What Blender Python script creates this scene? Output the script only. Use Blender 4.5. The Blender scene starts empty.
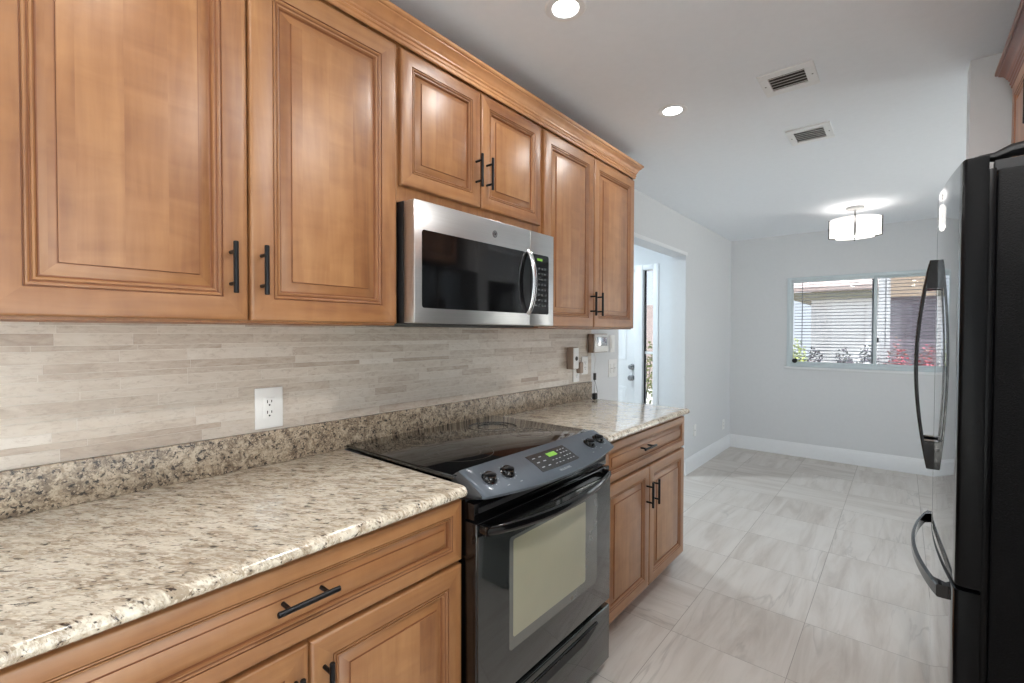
import bpy, bmesh, math, random
from mathutils import Vector, Matrix, noise as mnoise

# ------------------------------------------------------------------ camera
scn = bpy.context.scene
COL = scn.collection
F_PX, YAW, PITCH, ROLL, CX, CZ = 467.3, .6955, .0184, .0024, 1.5694, 1.3491
cam_d = bpy.data.cameras.new('camera')
cam_d.sensor_width = 36.0
cam_d.lens = F_PX / 1024 * 36.0
cam_d.clip_start = .02
cam = bpy.data.objects.new('camera', cam_d)
COL.objects.link(cam)
_fw = Vector((-math.sin(YAW) * math.cos(PITCH), math.cos(YAW) * math.cos(PITCH), -math.sin(PITCH)))
_rt = Vector((math.cos(YAW), math.sin(YAW), 0))
_up = _rt.cross(_fw)
_r = _rt * math.cos(ROLL) + _up * math.sin(ROLL)
_u = _up * math.cos(ROLL) - _rt * math.sin(ROLL)
M_ = Matrix(((_r.x, _u.x, -_fw.x), (_r.y, _u.y, -_fw.y), (_r.z, _u.z, -_fw.z))).to_4x4()
M_.translation = (CX, 0, CZ)
cam.matrix_world = M_
scn.camera = cam

# ------------------------------------------------------------------ world, sun, exposure
scn.view_settings.view_transform = 'Standard'
scn.view_settings.look = 'None'
scn.view_settings.gamma = 1.0
scn.view_settings.exposure = 0.66
scn.cycles.max_bounces = 14
scn.cycles.diffuse_bounces = 9
scn.view_settings.use_curve_mapping = False
CAN_W, WORLD_S, SUN_S, PENDANT_W = 2.0, 2.4, 17.0, .28
world = bpy.data.worlds.new('world')
scn.world = world
world.use_nodes = True
wn = world.node_tree
wn.nodes.clear()
w_out = wn.nodes.new('ShaderNodeOutputWorld')
w_bg = wn.nodes.new('ShaderNodeBackground')
w_sky = wn.nodes.new('ShaderNodeTexSky')
w_sky.sky_type = 'HOSEK_WILKIE'
w_sky.turbidity = 3.5
w_sky.ground_albedo = .5
w_sky.sun_direction = Vector((.56, -.14, .815)).normalized()
w_mix = wn.nodes.new('ShaderNodeMixRGB')
w_mix.inputs['Fac'].default_value = .8
w_mix.inputs['Color2'].default_value = (.92, .96, 1.0, 1)
wn.links.new(w_sky.outputs['Color'], w_mix.inputs['Color1'])
wn.links.new(w_mix.outputs['Color'], w_bg.inputs['Color'])
w_bg.inputs['Strength'].default_value = WORLD_S
wn.links.new(w_bg.outputs['Background'], w_out.inputs['Surface'])
sun_d = bpy.data.lights.new('sun', 'SUN')
sun_d.energy = SUN_S
sun_d.angle = .01
sun_d.color = (1, .985, .97)
sun = bpy.data.objects.new('sun', sun_d)
sun.rotation_euler = (-Vector((.56, -.14, .815))).to_track_quat('-Z', 'Y').to_euler()
COL.objects.link(sun)

# ------------------------------------------------------------------ materials
def srgb(r, g, b):
    def c(v):
        v /= 255
        return v / 12.92 if v <= .04045 else ((v + .055) / 1.055) ** 2.4
    return (c(r), c(g), c(b), 1)

class NT:
    def __init__(s, name):
        s.m = bpy.data.materials.new(name)
        s.m.use_nodes = True
        s.t = s.m.node_tree
        s.t.nodes.clear()
        s.out = s.n('ShaderNodeOutputMaterial')
        s.b = s.n('ShaderNodeBsdfPrincipled')
        s.l(s.b.outputs[0], s.out.inputs[0])
    def n(s, t, **k):
        x = s.t.nodes.new(t)
        for a, v in k.items():
            setattr(x, a, v)
        return x
    def l(s, a, b):
        s.t.links.new(a, b)
    def val(s, **k):
        for a, v in k.items():
            s.b.inputs[a.replace('_', ' ')].default_value = v
    def coord(s, scale=(1, 1, 1), rot=(0, 0, 0), kind='Object'):
        c = s.n('ShaderNodeTexCoord')
        m = s.n('ShaderNodeMapping')
        m.inputs['Scale'].default_value = scale
        m.inputs['Rotation'].default_value = rot
        s.l(c.outputs[kind], m.inputs[0])
        return m.outputs[0]
    def noise(s, vec, scale, detail=4, rough=.5, dist=0):
        x = s.n('ShaderNodeTexNoise')
        x.inputs['Scale'].default_value = scale
        x.inputs['Detail'].default_value = detail
        x.inputs['Roughness'].default_value = rough
        x.inputs['Distortion'].default_value = dist
        s.l(vec, x.inputs['Vector'])
        return x.outputs['Fac']
    def ramp(s, fac, stops, interp='LINEAR'):
        x = s.n('ShaderNodeValToRGB')
        x.color_ramp.interpolation = interp
        e = x.color_ramp.elements
        while len(e) < len(stops):
            e.new(.5)
        for k, (p, c) in enumerate(stops):
            e[k].position = p
            e[k].color = c if len(c) == 4 else (*c, 1)
        s.l(fac, x.inputs[0])
        return x.outputs[0]
    def mix(s, fac, a, b, mode='MIX'):
        x = s.n('ShaderNodeMixRGB', blend_type=mode)
        for k, v in ((0, fac), (1, a), (2, b)):
            if hasattr(v, 'is_linked') or hasattr(v, 'links'):
                s.l(v, x.inputs[k])
            else:
                x.inputs[k].default_value = v
        return x.outputs[0]
    def math(s, op, a, b=0.0):
        x = s.n('ShaderNodeMath', operation=op)
        for k, v in ((0, a), (1, b)):
            if hasattr(v, 'links'):
                s.l(v, x.inputs[k])
            else:
                x.inputs[k].default_value = v
        return x.outputs[0]
    def attr(s, name):
        x = s.n('ShaderNodeAttribute')
        x.attribute_name = name
        return x
    def base(s, c):
        s.l(c, s.b.inputs['Base Color'])
    def bump(s, h, strength=.1, dist=.01):
        x = s.n('ShaderNodeBump')
        x.inputs['Strength'].default_value = strength
        x.inputs['Distance'].default_value = dist
        s.l(h, x.inputs['Height'])
        s.l(x.outputs[0], s.b.inputs['Normal'])

def plain(name, col, rough=.5, metal=0.0, spec=None, coat=0.0, noise_amt=.04, scale=30, ior=None, emit=None):
    t = NT(name)
    v = t.coord()
    nz = t.noise(v, scale, 3)
    c2 = tuple(max(0, c * (1 - noise_amt)) for c in col[:3]) + (1,)
    c1 = tuple(min(1, c * (1 + noise_amt)) for c in col[:3]) + (1,)
    t.base(t.ramp(nz, [(.3, c2), (.7, c1)]))
    t.val(Roughness=rough, Metallic=metal)
    if coat:
        t.b.inputs['Coat Weight'].default_value = coat
        t.b.inputs['Coat Roughness'].default_value = .05
    if ior:
        t.b.inputs['IOR'].default_value = ior
    if emit:
        t.b.inputs['Emission Color'].default_value = col
        t.b.inputs['Emission Strength'].default_value = emit
    return t.m

def wood(name, axis, a, b, c, plank=.085, figure=1.0):
    """honey glazed maple; axis is the grain direction, boards glued up across it"""
    t = NT(name)
    sc = {'z': (9, 9, .9), 'y': (9, .9, 9), 'x': (.9, 9, 9)}[axis]
    co = t.n('ShaderNodeTexCoord')
    sep = t.n('ShaderNodeSeparateXYZ')
    t.l(co.outputs['Object'], sep.inputs[0])
    cross = sep.outputs['Y'] if axis == 'z' else sep.outputs['Z']
    idx = t.math('FLOOR', t.math('DIVIDE', cross, plank))
    wn_ = t.n('ShaderNodeTexWhiteNoise', noise_dimensions='1D')
    t.l(idx, wn_.inputs['W'])
    off = t.n('ShaderNodeCombineXYZ')
    t.l(wn_.outputs['Value'], off.inputs['X'])
    t.l(t.math('MULTIPLY', wn_.outputs['Value'], 7.0), off.inputs['Z'])
    add = t.n('ShaderNodeVectorMath', operation='ADD')
    t.l(co.outputs['Object'], add.inputs[0]); t.l(off.outputs[0], add.inputs[1])
    mp = t.n('ShaderNodeMapping'); mp.inputs['Scale'].default_value = sc
    t.l(add.outputs[0], mp.inputs[0])
    n1 = t.noise(mp.outputs[0], 3.0, 5, .55, .6)
    mp2 = t.n('ShaderNodeMapping')
    mp2.inputs['Scale'].default_value = tuple(v * .35 for v in sc)
    t.l(add.outputs[0], mp2.inputs[0])
    n2 = t.noise(mp2.outputs[0], 2.2, 4, .6, 1.2)
    # cross-grain flame figure
    mp3 = t.n('ShaderNodeMapping')
    mp3.inputs['Scale'].default_value = {'z': (3, 3, 9), 'y': (3, 9, 3), 'x': (9, 3, 3)}[axis]
    t.l(add.outputs[0], mp3.inputs[0])
    n3 = t.noise(mp3.outputs[0], 1.6, 3, .5, 1.0)
    fac = t.math('ADD', t.math('MULTIPLY', n1, .34), t.math('MULTIPLY', n2, .40))
    fac = t.math('ADD', fac, t.math('MULTIPLY', n3, .18 * figure))
    fac = t.math('ADD', fac, t.math('MULTIPLY', wn_.outputs['Value'], .12))
    col = t.ramp(fac, [(.36, a), (.52, b), (.68, c)])
    # small knots and flecks
    vor = t.n('ShaderNodeTexVoronoi'); vor.inputs['Scale'].default_value = 4.5
    t.l(co.outputs['Object'], vor.inputs['Vector'])
    kn = t.ramp(vor.outputs['Distance'], [(.018, (1, 1, 1, 1)), (.035, (0, 0, 0, 1))])
    col = t.mix(kn, col, tuple(v * .35 for v in a[:3]) + (1,))
    t.base(col)
    t.val(Roughness=.42)
    t.b.inputs['Coat Weight'].default_value = .5
    t.b.inputs['Coat Roughness'].default_value = .36
    t.bump(n1, .04, .002)
    return t.m

W1, W2, W3 = srgb(120, 73, 40), srgb(150, 102, 61), srgb(171, 124, 80)
M = {}
M['wood_v'] = wood('maple_upright_grain', 'z', W1, W2, W3)
M['wood_h'] = wood('maple_level_grain', 'y', W1, W2, W3, .3)
M['wood_panel'] = wood('maple_panel', 'z', W1, W2, W3, .075, 1.3)
M['glaze'] = plain('dark_glaze', srgb(132, 84, 54), .45)
M['wood_side'] = plain('cabinet_side_maple', srgb(150, 96, 60), .45, scale=8, noise_amt=.12)
M['crown'] = wood('maple_crown', 'y', srgb(150, 98, 62), srgb(184, 130, 84), srgb(204, 155, 108), .4)
M['black_metal'] = plain('black_bar_metal', srgb(30, 30, 32), .38, .6)
M['chrome'] = plain('satin_nickel', srgb(170, 170, 172), .25, 1.0)

def granite(name, light, base, brown, dark, sc=(1, 1, 1), dk=0.0, rough=.14, coat=.6):
    t = NT(name)
    def dirco(extra=0.0):
        a = t.coord((1, 1, 1), (0, 0, math.radians(-38) + extra))
        q = t.n('ShaderNodeMapping'); q.inputs['Scale'].default_value = sc
        t.l(a, q.inputs[0])
        return q.outputs[0]
    v = dirco()
    n_big = t.noise(v, 7, 4, .6, .5)
    n_mid = t.noise(v, 42, 6, .72, .6)
    n_brn = t.noise(dirco(.12), 26, 6, .75, .8)
    n_drk = t.noise(dirco(-.1), 62, 4, .65, .5)
    c = t.ramp(n_mid, [(.36, base), (.52, light), (.72, tuple(min(1, q * 1.1) for q in light[:3]) + (1,))])
    f = t.math('ADD', t.math('MULTIPLY', n_brn, .8), t.math('MULTIPLY', n_big, .25))
    c = t.mix(t.ramp(f, [(.50 - dk, (0, 0, 0, 1)), (.62 - dk, (.75, .75, .75, 1))]), c, brown)
    g = t.math('ADD', t.math('MULTIPLY', n_drk, .8), t.math('MULTIPLY', n_brn, .30))
    c = t.mix(t.ramp(g, [(.625 - dk, (0, 0, 0, 1)), (.675 - dk, (1, 1, 1, 1))]), c, dark)
    vo = t.n('ShaderNodeTexVoronoi'); vo.inputs['Scale'].default_value = 190
    t.l(v, vo.inputs['Vector'])
    sepc = t.n('ShaderNodeSeparateColor'); t.l(vo.outputs['Color'], sepc.inputs[0])
    c = t.mix(t.ramp(sepc.outputs[0], [(.88, (0, 0, 0, 1)), (.93, (.55, .55, .55, 1))]), c, brown)
    c = t.mix(t.ramp(sepc.outputs[1], [(.88, (0, 0, 0, 1)), (.93, (.6, .6, .6, 1))]), c, tuple(min(1, q * 1.25) for q in light[:3]) + (1,))
    t.base(c)
    t.val(Roughness=.16)
    t.b.inputs['Coat Weight'].default_value = .5
    t.b.inputs['Coat Roughness'].default_value = .05
    t.val(Roughness=rough)
    t.b.inputs['Coat Weight'].default_value = coat
    return t.m
M['granite'] = granite('speckled_granite', srgb(221, 212, 195), srgb(198, 183, 160), srgb(142, 121, 97), srgb(62, 53, 48), (.62, 1.9, 1.2), .008)
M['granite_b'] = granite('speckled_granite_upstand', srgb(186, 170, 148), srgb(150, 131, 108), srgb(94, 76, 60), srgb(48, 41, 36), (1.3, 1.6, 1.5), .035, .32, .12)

def travertine():
    t = NT('stone_strip_tile')
    at = t.attr('tone')
    at2 = t.n('ShaderNodeCombineXYZ')
    sep = t.n('ShaderNodeSeparateColor'); t.l(at.outputs['Color'], sep.inputs[0])
    t.l(t.math('MULTIPLY', sep.outputs[0], 9.0), at2.inputs['X'])
    co = t.n('ShaderNodeTexCoord')
    ad = t.n('ShaderNodeVectorMath', operation='ADD'); t.l(co.outputs['Object'], ad.inputs[0]); t.l(at2.outputs[0], ad.inputs[1])
    def mp(sc):
        q = t.n('ShaderNodeMapping'); q.inputs['Scale'].default_value = sc; t.l(ad.outputs[0], q.inputs[0]); return q.outputs[0]
    n = t.noise(mp((1, 4, 13)), 3.2, 6, .7, .8)
    n2 = t.noise(mp((1, 9, 24)), 4, 6, .75, .6)
    f = t.math('ADD', t.math('MULTIPLY', n, .62), t.math('MULTIPLY', sep.outputs[0], .38))
    c = t.ramp(f, [(.22, srgb(160, 143, 128)), (.38, srgb(184, 170, 156)), (.52, srgb(200, 189, 176)), (.8, srgb(212, 204, 194))])
    c = t.mix(t.ramp(n2, [(.52, (0, 0, 0, 1)), (.68, (.5, .5, .5, 1))]), c, srgb(152, 134, 118))
    t.base(c)
    t.val(Roughness=.35)
    t.bump(n2, .05, .002)
    return t.m
M['trav'] = travertine()
M['grout'] = plain('pale_grout', srgb(214, 208, 199), .8)

def floor_tile():
    t = NT('vein_porcelain_tile')
    uv = t.n('ShaderNodeUVMap'); uv.uv_map = 'UVMap'
    mp = t.n('ShaderNodeMapping'); mp.inputs['Scale'].default_value = (7.5, .9, 1)
    t.l(uv.outputs[0], mp.inputs[0])
    n = t.noise(mp.outputs[0], 1.4, 6, .62, .7)
    mp2 = t.n('ShaderNodeMapping'); mp2.inputs['Scale'].default_value = (4.5, .55, 1)
    t.l(uv.outputs[0], mp2.inputs[0])
    n2 = t.noise(mp2.outputs[0], 1.3, 4, .55, .7)
    vein = t.ramp(t.math('ABSOLUTE', t.math('SUBTRACT', n2, .5)), [(.0, (1, 1, 1, 1)), (.018, (0, 0, 0, 1))])
    at = t.attr('tone')
    sep = t.n('ShaderNodeSeparateColor'); t.l(at.outputs['Color'], sep.inputs[0])
    f = t.math('ADD', t.math('MULTIPLY', n, .85), t.math('MULTIPLY', sep.outputs[0], .08))
    c = t.ramp(f, [(.30, srgb(182, 172, 163)), (.44, srgb(198, 190, 182)), (.52, srgb(204, 197, 190)), (.70, srgb(212, 206, 199))])
    msk = t.ramp(t.noise(mp2.outputs[0], .9, 2), [(.42, (0, 0, 0, 1)), (.6, (.45, .45, .45, 1))])
    c = t.mix(t.mix(1, vein, msk, 'MULTIPLY'), c, srgb(152, 144, 138))
    t.base(c)
    t.val(Roughness=.30)
    return t.m
M['floor'] = floor_tile()
M['fgrout'] = plain('floor_grout', srgb(158, 150, 143), .8)
M['wall'] = plain('wall_paint_pale_grey', srgb(216, 218, 220), .6, noise_amt=.01)
M['ceiling'] = plain('ceiling_paint_white', srgb(234, 239, 245), .75, noise_amt=.01)
M['white'] = plain('white_trim_paint', srgb(232, 234, 236), .4, noise_amt=.01)
M['plastic_w'] = plain('white_plastic', srgb(236, 236, 234), .3, noise_amt=.01)
M['plastic_s'] = plain('beige_reflection_plastic', srgb(160, 140, 125), .4)  # wood's brownish reflection put into the side colour, as on the chime box
M['dark'] = plain('dark_slot', srgb(25, 25, 26), .6)
M['slot_grey'] = plain('vent_inside', srgb(72, 72, 70), .8)
M['slot_pale'] = plain('vent_inside_pale', srgb(140, 142, 142), .8)
M['alu'] = plain('painted_aluminium', srgb(206, 216, 220), .4, .1, noise_amt=.02)
M['black_gloss'] = plain('black_enamel', srgb(8, 8, 9), .10, 0, ior=1.6)
M['black_leather'] = None
def textured_black():
    t = NT('black_textured_steel')
    v = t.coord()
    n = t.noise(v, 260, 3, .6)
    t.base(t.ramp(n, [(.3, srgb(4, 4, 5)), (.7, srgb(10, 10, 11))]))
    t.val(Roughness=.5)
    t.b.inputs['Specular IOR Level'].default_value = .10
    t.bump(n, .5, .002)
    return t.m
M['black_leather'] = textured_black()
M['fridge_front'] = plain('polished_black_door', srgb(8, 8, 9), .035, 0, ior=1.8, coat=1.0)
M['fridge_side'] = plain('black_door_edge', srgb(5, 5, 6), .3, 0, ior=1.25)
M['black_glass'] = plain('black_ceramic_glass', srgb(13, 13, 14), .06, 0, coat=.5, ior=1.55, noise_amt=.02)
M['oven_glass'] = plain('oven_door_glass', srgb(40, 42, 41), .06, 0, ior=1.75, noise_amt=.02)
M['black_matte'] = plain('black_plastic', srgb(22, 22, 24), .45)
M['panel_grey'] = plain('blue_grey_metallic', srgb(84, 92, 101), .35, .45, coat=.2)
M['display'] = plain('dark_display_film', srgb(42, 44, 46), .25)
M['green'] = plain('green_readout', srgb(110, 160, 60), .5, emit=.25)
M['print'] = plain('pale_print', srgb(190, 196, 200), .5)
M['ring'] = plain('burner_ring_print', srgb(30, 30, 31), .10, 0, coat=.5, ior=1.55)
def steel():
    t = NT('brushed_stainless')
    v = t.coord((4, 1.2, 420))
    n = t.noise(v, 3, 2, .5)
    t.base(t.ramp(n, [(.3, srgb(196, 195, 194)), (.7, srgb(206, 206, 206))]))
    t.val(Metallic=1.0)
    t.val(Roughness=.30)
    t.b.inputs['Anisotropic'].default_value = .5
    return t.m
M['steel'] = steel()
M['steel_smooth'] = plain('polished_steel', srgb(200, 200, 202), .18, 1.0)
def glass(name='clear_pane', tint=(.94, .96, .96, 1)):
    t = NT(name)
    t.t.nodes.remove(t.b)
    tr = t.n('ShaderNodeBsdfTransparent'); tr.inputs[0].default_value = tint
    gl = t.n('ShaderNodeBsdfGlossy'); gl.inputs['Roughness'].default_value = .02
    fr = t.n('ShaderNodeFresnel'); fr.inputs[0].default_value = 1.45
    mx = t.n('ShaderNodeMixShader')
    t.l(fr.outputs[0], mx.inputs[0]); t.l(tr.outputs[0], mx.inputs[1]); t.l(gl.outputs[0], mx.inputs[2])
    t.l(mx.outputs[0], t.out.inputs[0])
    return t.m
M['glass'] = glass()
M['tinted'] = glass('outdoor_dimming_pane', (.56, .58, .60, 1))  # grey tint added to dim the bright outdoors to the interior's exposure
def emis(name, col, s):
    t = NT(name)
    t.val(Roughness=.5)
    t.b.inputs['Base Color'].default_value = col
    t.b.inputs['Emission Color'].default_value = col
    t.b.inputs['Emission Strength'].default_value = s
    return t.m
M['lens'] = emis('lit_lamp_lens', (1, .99, .97, 1), 5.0)
M['shade'] = emis('lit_frosted_glass_shade', (1, .96, .93, 1), .5)
M['shade_b'] = emis('lit_diffuser', (1, .98, .95, 1), .9)
M['blind'] = plain('blind_slat_white', srgb(205, 205, 208), .5)
M['stucco_w'] = plain('white_stucco', srgb(232, 230, 228), .85, scale=20)
M['stucco_g'] = plain('mauve_grey_stucco', srgb(142, 132, 140), .85, scale=20)
M['stucco_b'] = plain('beige_fascia', srgb(196, 172, 148), .8)
M['soffit'] = plain('olive_soffit', srgb(150, 146, 128), .8)
M['roof'] = plain('roof_shingle', srgb(200, 180, 172), .9, scale=12, noise_amt=.15)
M['pavement'] = plain('pale_pavement', srgb(190, 186, 180), .9, scale=3)
def leafm(name, a, b):
    t = NT(name)
    v = t.coord()
    t.base(t.ramp(t.noise(v, 9, 2), [(.35, a), (.65, b)]))
    t.val(Roughness=.5)
    return t.m
M['leaf_p'] = leafm('plum_green_leaf', srgb(84, 62, 84), srgb(74, 84, 66))
M['leaf_r'] = leafm('red_flower_leaf', srgb(190, 70, 92), srgb(92, 96, 70))
M['leaf_g'] = leafm('yellow_green_leaf', srgb(190, 195, 110), srgb(120, 140, 70))
M['bark'] = plain('bark', srgb(90, 75, 60), .9)

# ------------------------------------------------------------------ mesh builder
class MB:
    def __init__(s):
        s.bm = bmesh.new()
        s.col = s.bm.loops.layers.float_color.new('tone')
        s.uv = s.bm.loops.layers.uv.new('UVMap')
    def box(s, x0, x1, y0, y1, z0, z1, bev=0, seg=2, mi=0):
        r = bmesh.ops.create_cube(s.bm, size=1)
        vs = r['verts']
        bmesh.ops.scale(s.bm, vec=(x1 - x0, y1 - y0, z1 - z0), verts=vs)
        bmesh.ops.translate(s.bm, vec=((x0 + x1) / 2, (y0 + y1) / 2, (z0 + z1) / 2), verts=vs)
        fs = list({f for v in vs for f in v.link_faces})
        for f in fs:
            f.material_index = mi
        if bev:
            es = list({e for v in vs for e in v.link_edges})
            rb = bmesh.ops.bevel(s.bm, geom=es, offset=bev, segments=seg, profile=.5, affect='EDGES')
            for f in rb['faces']:
                f.material_index = mi
        return s
    def tube(s, path, r, seg=10, cap=True, mi=0, sx=1, up=None):
        """swept ellipse; r number or list; sx widens the cross-section along the second axis"""
        P = [Vector(p) for p in path]
        R = r if isinstance(r, (list, tuple)) else [r] * len(P)
        rings = []
        ref = Vector(up) if up else None
        for i, p in enumerate(P):
            t = (P[min(i + 1, len(P) - 1)] - P[max(i - 1, 0)]).normalized()
            a0 = ref or (Vector((0, 0, 1)) if abs(t.z) < .9 else Vector((0, 1, 0)))
            n = (a0 - t * a0.dot(t)).normalized()
            b = t.cross(n)
            rings.append([s.bm.verts.new(p + n * math.cos(k * 2 * math.pi / seg) * R[i] + b * math.sin(k * 2 * math.pi / seg) * R[i] * sx) for k in range(seg)])
        for a, b in zip(rings, rings[1:]):
            for k in range(seg):
                f = s.bm.faces.new((a[k], a[(k + 1) % seg], b[(k + 1) % seg], b[k])); f.material_index = mi
        if cap:
            s.bm.faces.new(rings[0][::-1]).material_index = mi
            s.bm.faces.new(rings[-1]).material_index = mi
        return s
    def cyl(s, p0, p1, r0, r1=None, seg=20, mi=0):
        return s.tube([p0, p1], [r0, r0 if r1 is None else r1], seg, True, mi)
    def lathe(s, c, axis, prof, seg=32, mi=0):
        """prof = [(radius, distance along axis)]; closed ends when radius ~0"""
        c = Vector(c); a = Vector(axis).normalized()
        n = a.orthogonal().normalized(); b = a.cross(n)
        rings = []
        for r, h in prof:
            if r < 1e-6:
                rings.append([s.bm.verts.new(c + a * h)])
            else:
                rings.append([s.bm.verts.new(c + a * h + (n * math.cos(k * 2 * math.pi / seg) + b * math.sin(k * 2 * math.pi / seg)) * r) for k in range(seg)])
        for p, q in zip(rings, rings[1:]):
            for k in range(seg):
                k2 = (k + 1) % seg
                if len(p) == 1 and len(q) == 1: continue
                if len(p) == 1: f = s.bm.faces.new((p[0], q[k2], q[k]))
                elif len(q) == 1: f = s.bm.faces.new((p[k], p[k2], q[0]))
                else: f = s.bm.faces.new((p[k], p[k2], q[k2], q[k]))
                f.material_index = mi
        return s
    def loft(s, rings, mi=0, cap=True, closed=True):
        R = [[s.bm.verts.new(Vector(p)) for p in r] for r in rings]
        n = len(R[0])
        for a, b in zip(R, R[1:]):
            for k in range(n if closed else n - 1):
                f = s.bm.faces.new((a[k], a[(k + 1) % n], b[(k + 1) % n], b[k]))
                f.material_index = mi
        if cap:
            s.bm.faces.new(R[0][::-1]).material_index = mi
            s.bm.faces.new(R[-1]).material_index = mi
        return s
    def poly(s, pts, mi=0):
        f = s.bm.faces.new([s.bm.verts.new(Vector(p)) for p in pts]); f.material_index = mi
        return f
    def build(s, name, mats, parent=None, smooth=True, angle=35, recalc=True):
        if recalc:
            bmesh.ops.recalc_face_normals(s.bm, faces=s.bm.faces[:])
        if parent is not None:
            off = parent['_w'] if '_w' in parent else (0, 0, 0)
            bmesh.ops.translate(s.bm, vec=(-off[0], -off[1], -off[2]), verts=s.bm.verts[:])
        me = bpy.data.meshes.new(name)
        s.bm.to_mesh(me); s.bm.free()
        for m in (mats if isinstance(mats, (list, tuple)) else [mats]):
            me.materials.append(m)
        if smooth:
            for p in me.polygons: p.use_smooth = True
            me.set_sharp_from_angle(angle=math.radians(angle))
        o = bpy.data.objects.new(name, me)
        COL.objects.link(o)
        if parent is not None:
            o.parent = parent
            o['_w'] = parent['_w'] if '_w' in parent else (0, 0, 0)
        return o

def tag(o, label=None, cat=None, group=None, kind=None):
    if label: o['label'] = label
    if cat: o['category'] = cat
    if group: o['group'] = group
    if kind: o['kind'] = kind
    return o
def thing(name, loc, label, cat, group=None, kind=None):
    o = bpy.data.objects.new(name, None)
    o.location = loc
    o.empty_display_size = .05
    COL.objects.link(o)
    o['_w'] = tuple(loc)
    return tag(o, label, cat, group, kind)
def struct(name, mb, mats, **k):
    o = mb.build(name, mats, None, **k)
    o['kind'] = 'structure'
    return o
def text_part(name, body, size, mat, parent, origin, right, up, extrude=.0004):
    cu = bpy.data.curves.new(name, 'FONT')
    cu.body = body; cu.size = size; cu.extrude = extrude
    cu.align_x = 'CENTER'; cu.align_y = 'CENTER'
    tmp = bpy.data.objects.new('tmp_text', cu)
    COL.objects.link(tmp)
    bpy.context.view_layer.update()
    me = bpy.data.meshes.new_from_object(tmp.evaluated_get(bpy.context.evaluated_depsgraph_get()))
    bpy.data.objects.remove(tmp)
    me.materials.clear(); me.materials.append(mat)
    r = Vector(right).normalized(); u = Vector(up).normalized(); n = r.cross(u)
    w = Vector(parent['_w']) if '_w' in parent else Vector()
    mt = Matrix(((r.x, u.x, n.x, origin[0] - w.x), (r.y, u.y, n.y, origin[1] - w.y), (r.z, u.z, n.z, origin[2] - w.z), (0, 0, 0, 1)))
    me.transform(mt)
    o = bpy.data.objects.new(name, me)
    COL.objects.link(o); o.parent = parent; o['_w'] = tuple(w)
    return o

# ------------------------------------------------------------------ room shell
H = 2.44
YF = 5.94
Y_BACK = -2.8
OPEN0, OPEN1, OPENZ = 3.08, 4.43, 2.08
T = .134
XR, XR2 = 2.5, 3.4
struct('floor', MB().box(-2.4, 3.6, Y_BACK - .1, 6.15, -.12, -.004), M['fgrout'], smooth=False)
rnd = random.Random(5)
mb = MB()
TS = .4572
for i in range(-8, 6):
    for j in range(-11, 9):
        x0 = 1.239 + i * TS; y0 = 2.075 + j * TS
        x1, y1 = x0 + TS, y0 + TS
        x0c, x1c = max(x0, -2.3), min(x1, 3.5); y0c, y1c = max(y0, Y_BACK), min(y1, 6.0)
        if x1c - x0c < .01 or y1c - y0c < .01: continue
        g = .0012
        f = mb.poly([(x0c + g, y0c + g, 0), (x1c - g, y0c + g, 0), (x1c - g, y1c - g, 0), (x0c + g, y1c - g, 0)])
        ox, oy = rnd.uniform(0, 60), rnd.uniform(0, 60)
        rot = rnd.random() < .28
        tn = rnd.random()
        for lp in f.loops:
            q = lp.vert.co
            a, b = q.x - x0, q.y - y0
            if rot: a, b = b, a
            lp[mb.uv].uv = (a + ox, b + oy)
            lp[mb.col] = (tn, tn, tn, 1)
floor_tiles = mb.build('floor_tiles', M['floor'], None, smooth=False)
floor_tiles['kind'] = 'structure'
struct('ceiling', MB().box(-2.4, 2.62, Y_BACK - .2, 6.4, H, H + .15).box(2.62, 3.55, 2.6, 6.4, H, H + .15), M['ceiling'], smooth=False)
# left wall with wide opening to the foyer
struct('wall_left', MB().box(-T, 0, Y_BACK, OPEN0, 0, H).box(-T, 0, OPEN1, YF, 0, H).box(-T, 0, OPEN0, OPEN1, OPENZ, H), M['wall'], smooth=False)
# far wall with window hole
WX0, WX1, WZ0, WZ1 = .588, 1.92, .985, 1.962
struct('wall_far', MB().box(-T, WX0, YF, YF + .2, 0, H).box(WX1, 2.25, YF, YF + .2, 0, H).box(3.3, XR2 + .1, YF, YF + .2, 0, H).box(2.25, 3.3, YF, YF + .2, 2.1, H)
       .box(WX0, WX1, YF, YF + .2, 0, WZ0).box(WX0, WX1, YF, YF + .2, WZ1, H), M['wall'], smooth=False)
struct('wall_stub', MB().box(1.765, XR2, 2.62, 2.735, 0, H), M['wall'], smooth=False)
struct('wall_right', MB().box(XR, XR + .1, Y_BACK, -2.45, 0, H).box(XR, XR + .1, .6, 2.62, 0, H).box(XR, XR + .1, -2.45, .6, 2.1, H), M['wall'], smooth=False)
struct('wall_dining', MB().box(XR2, XR2 + .1, 2.62, 3.2, 0, H).box(XR2, XR2 + .1, 5.2, YF, 0, H).box(XR2, XR2 + .1, 3.2, 5.2, 2.1, H), M['wall'], smooth=False)
struct('wall_back', MB().box(-T, .1, Y_BACK - .12, Y_BACK, 0, H).box(1.6, XR + .1, Y_BACK - .12, Y_BACK, 0, H).box(.1, 1.6, Y_BACK - .12, Y_BACK, 2.2, H), M['wall'], smooth=False)
# foyer behind the opening
FY = 4.62
struct('wall_foyer', MB().box(-2.3, -1.62, FY, FY + .12, 0, H).box(-.345, -T, FY, FY + .12, 0, H)
       .box(-1.62, -.345, FY, FY + .12, 2.06, H), M['wall'], smooth=False)
struct('wall_foyer_left', MB().box(-2.4, -2.3, 2.4, FY + .12, 0, H), M['wall'], smooth=False)
struct('wall_foyer_near', MB().box(-2.3, -T, 2.3, 2.4, 0, H), M['wall'], smooth=False)
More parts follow.
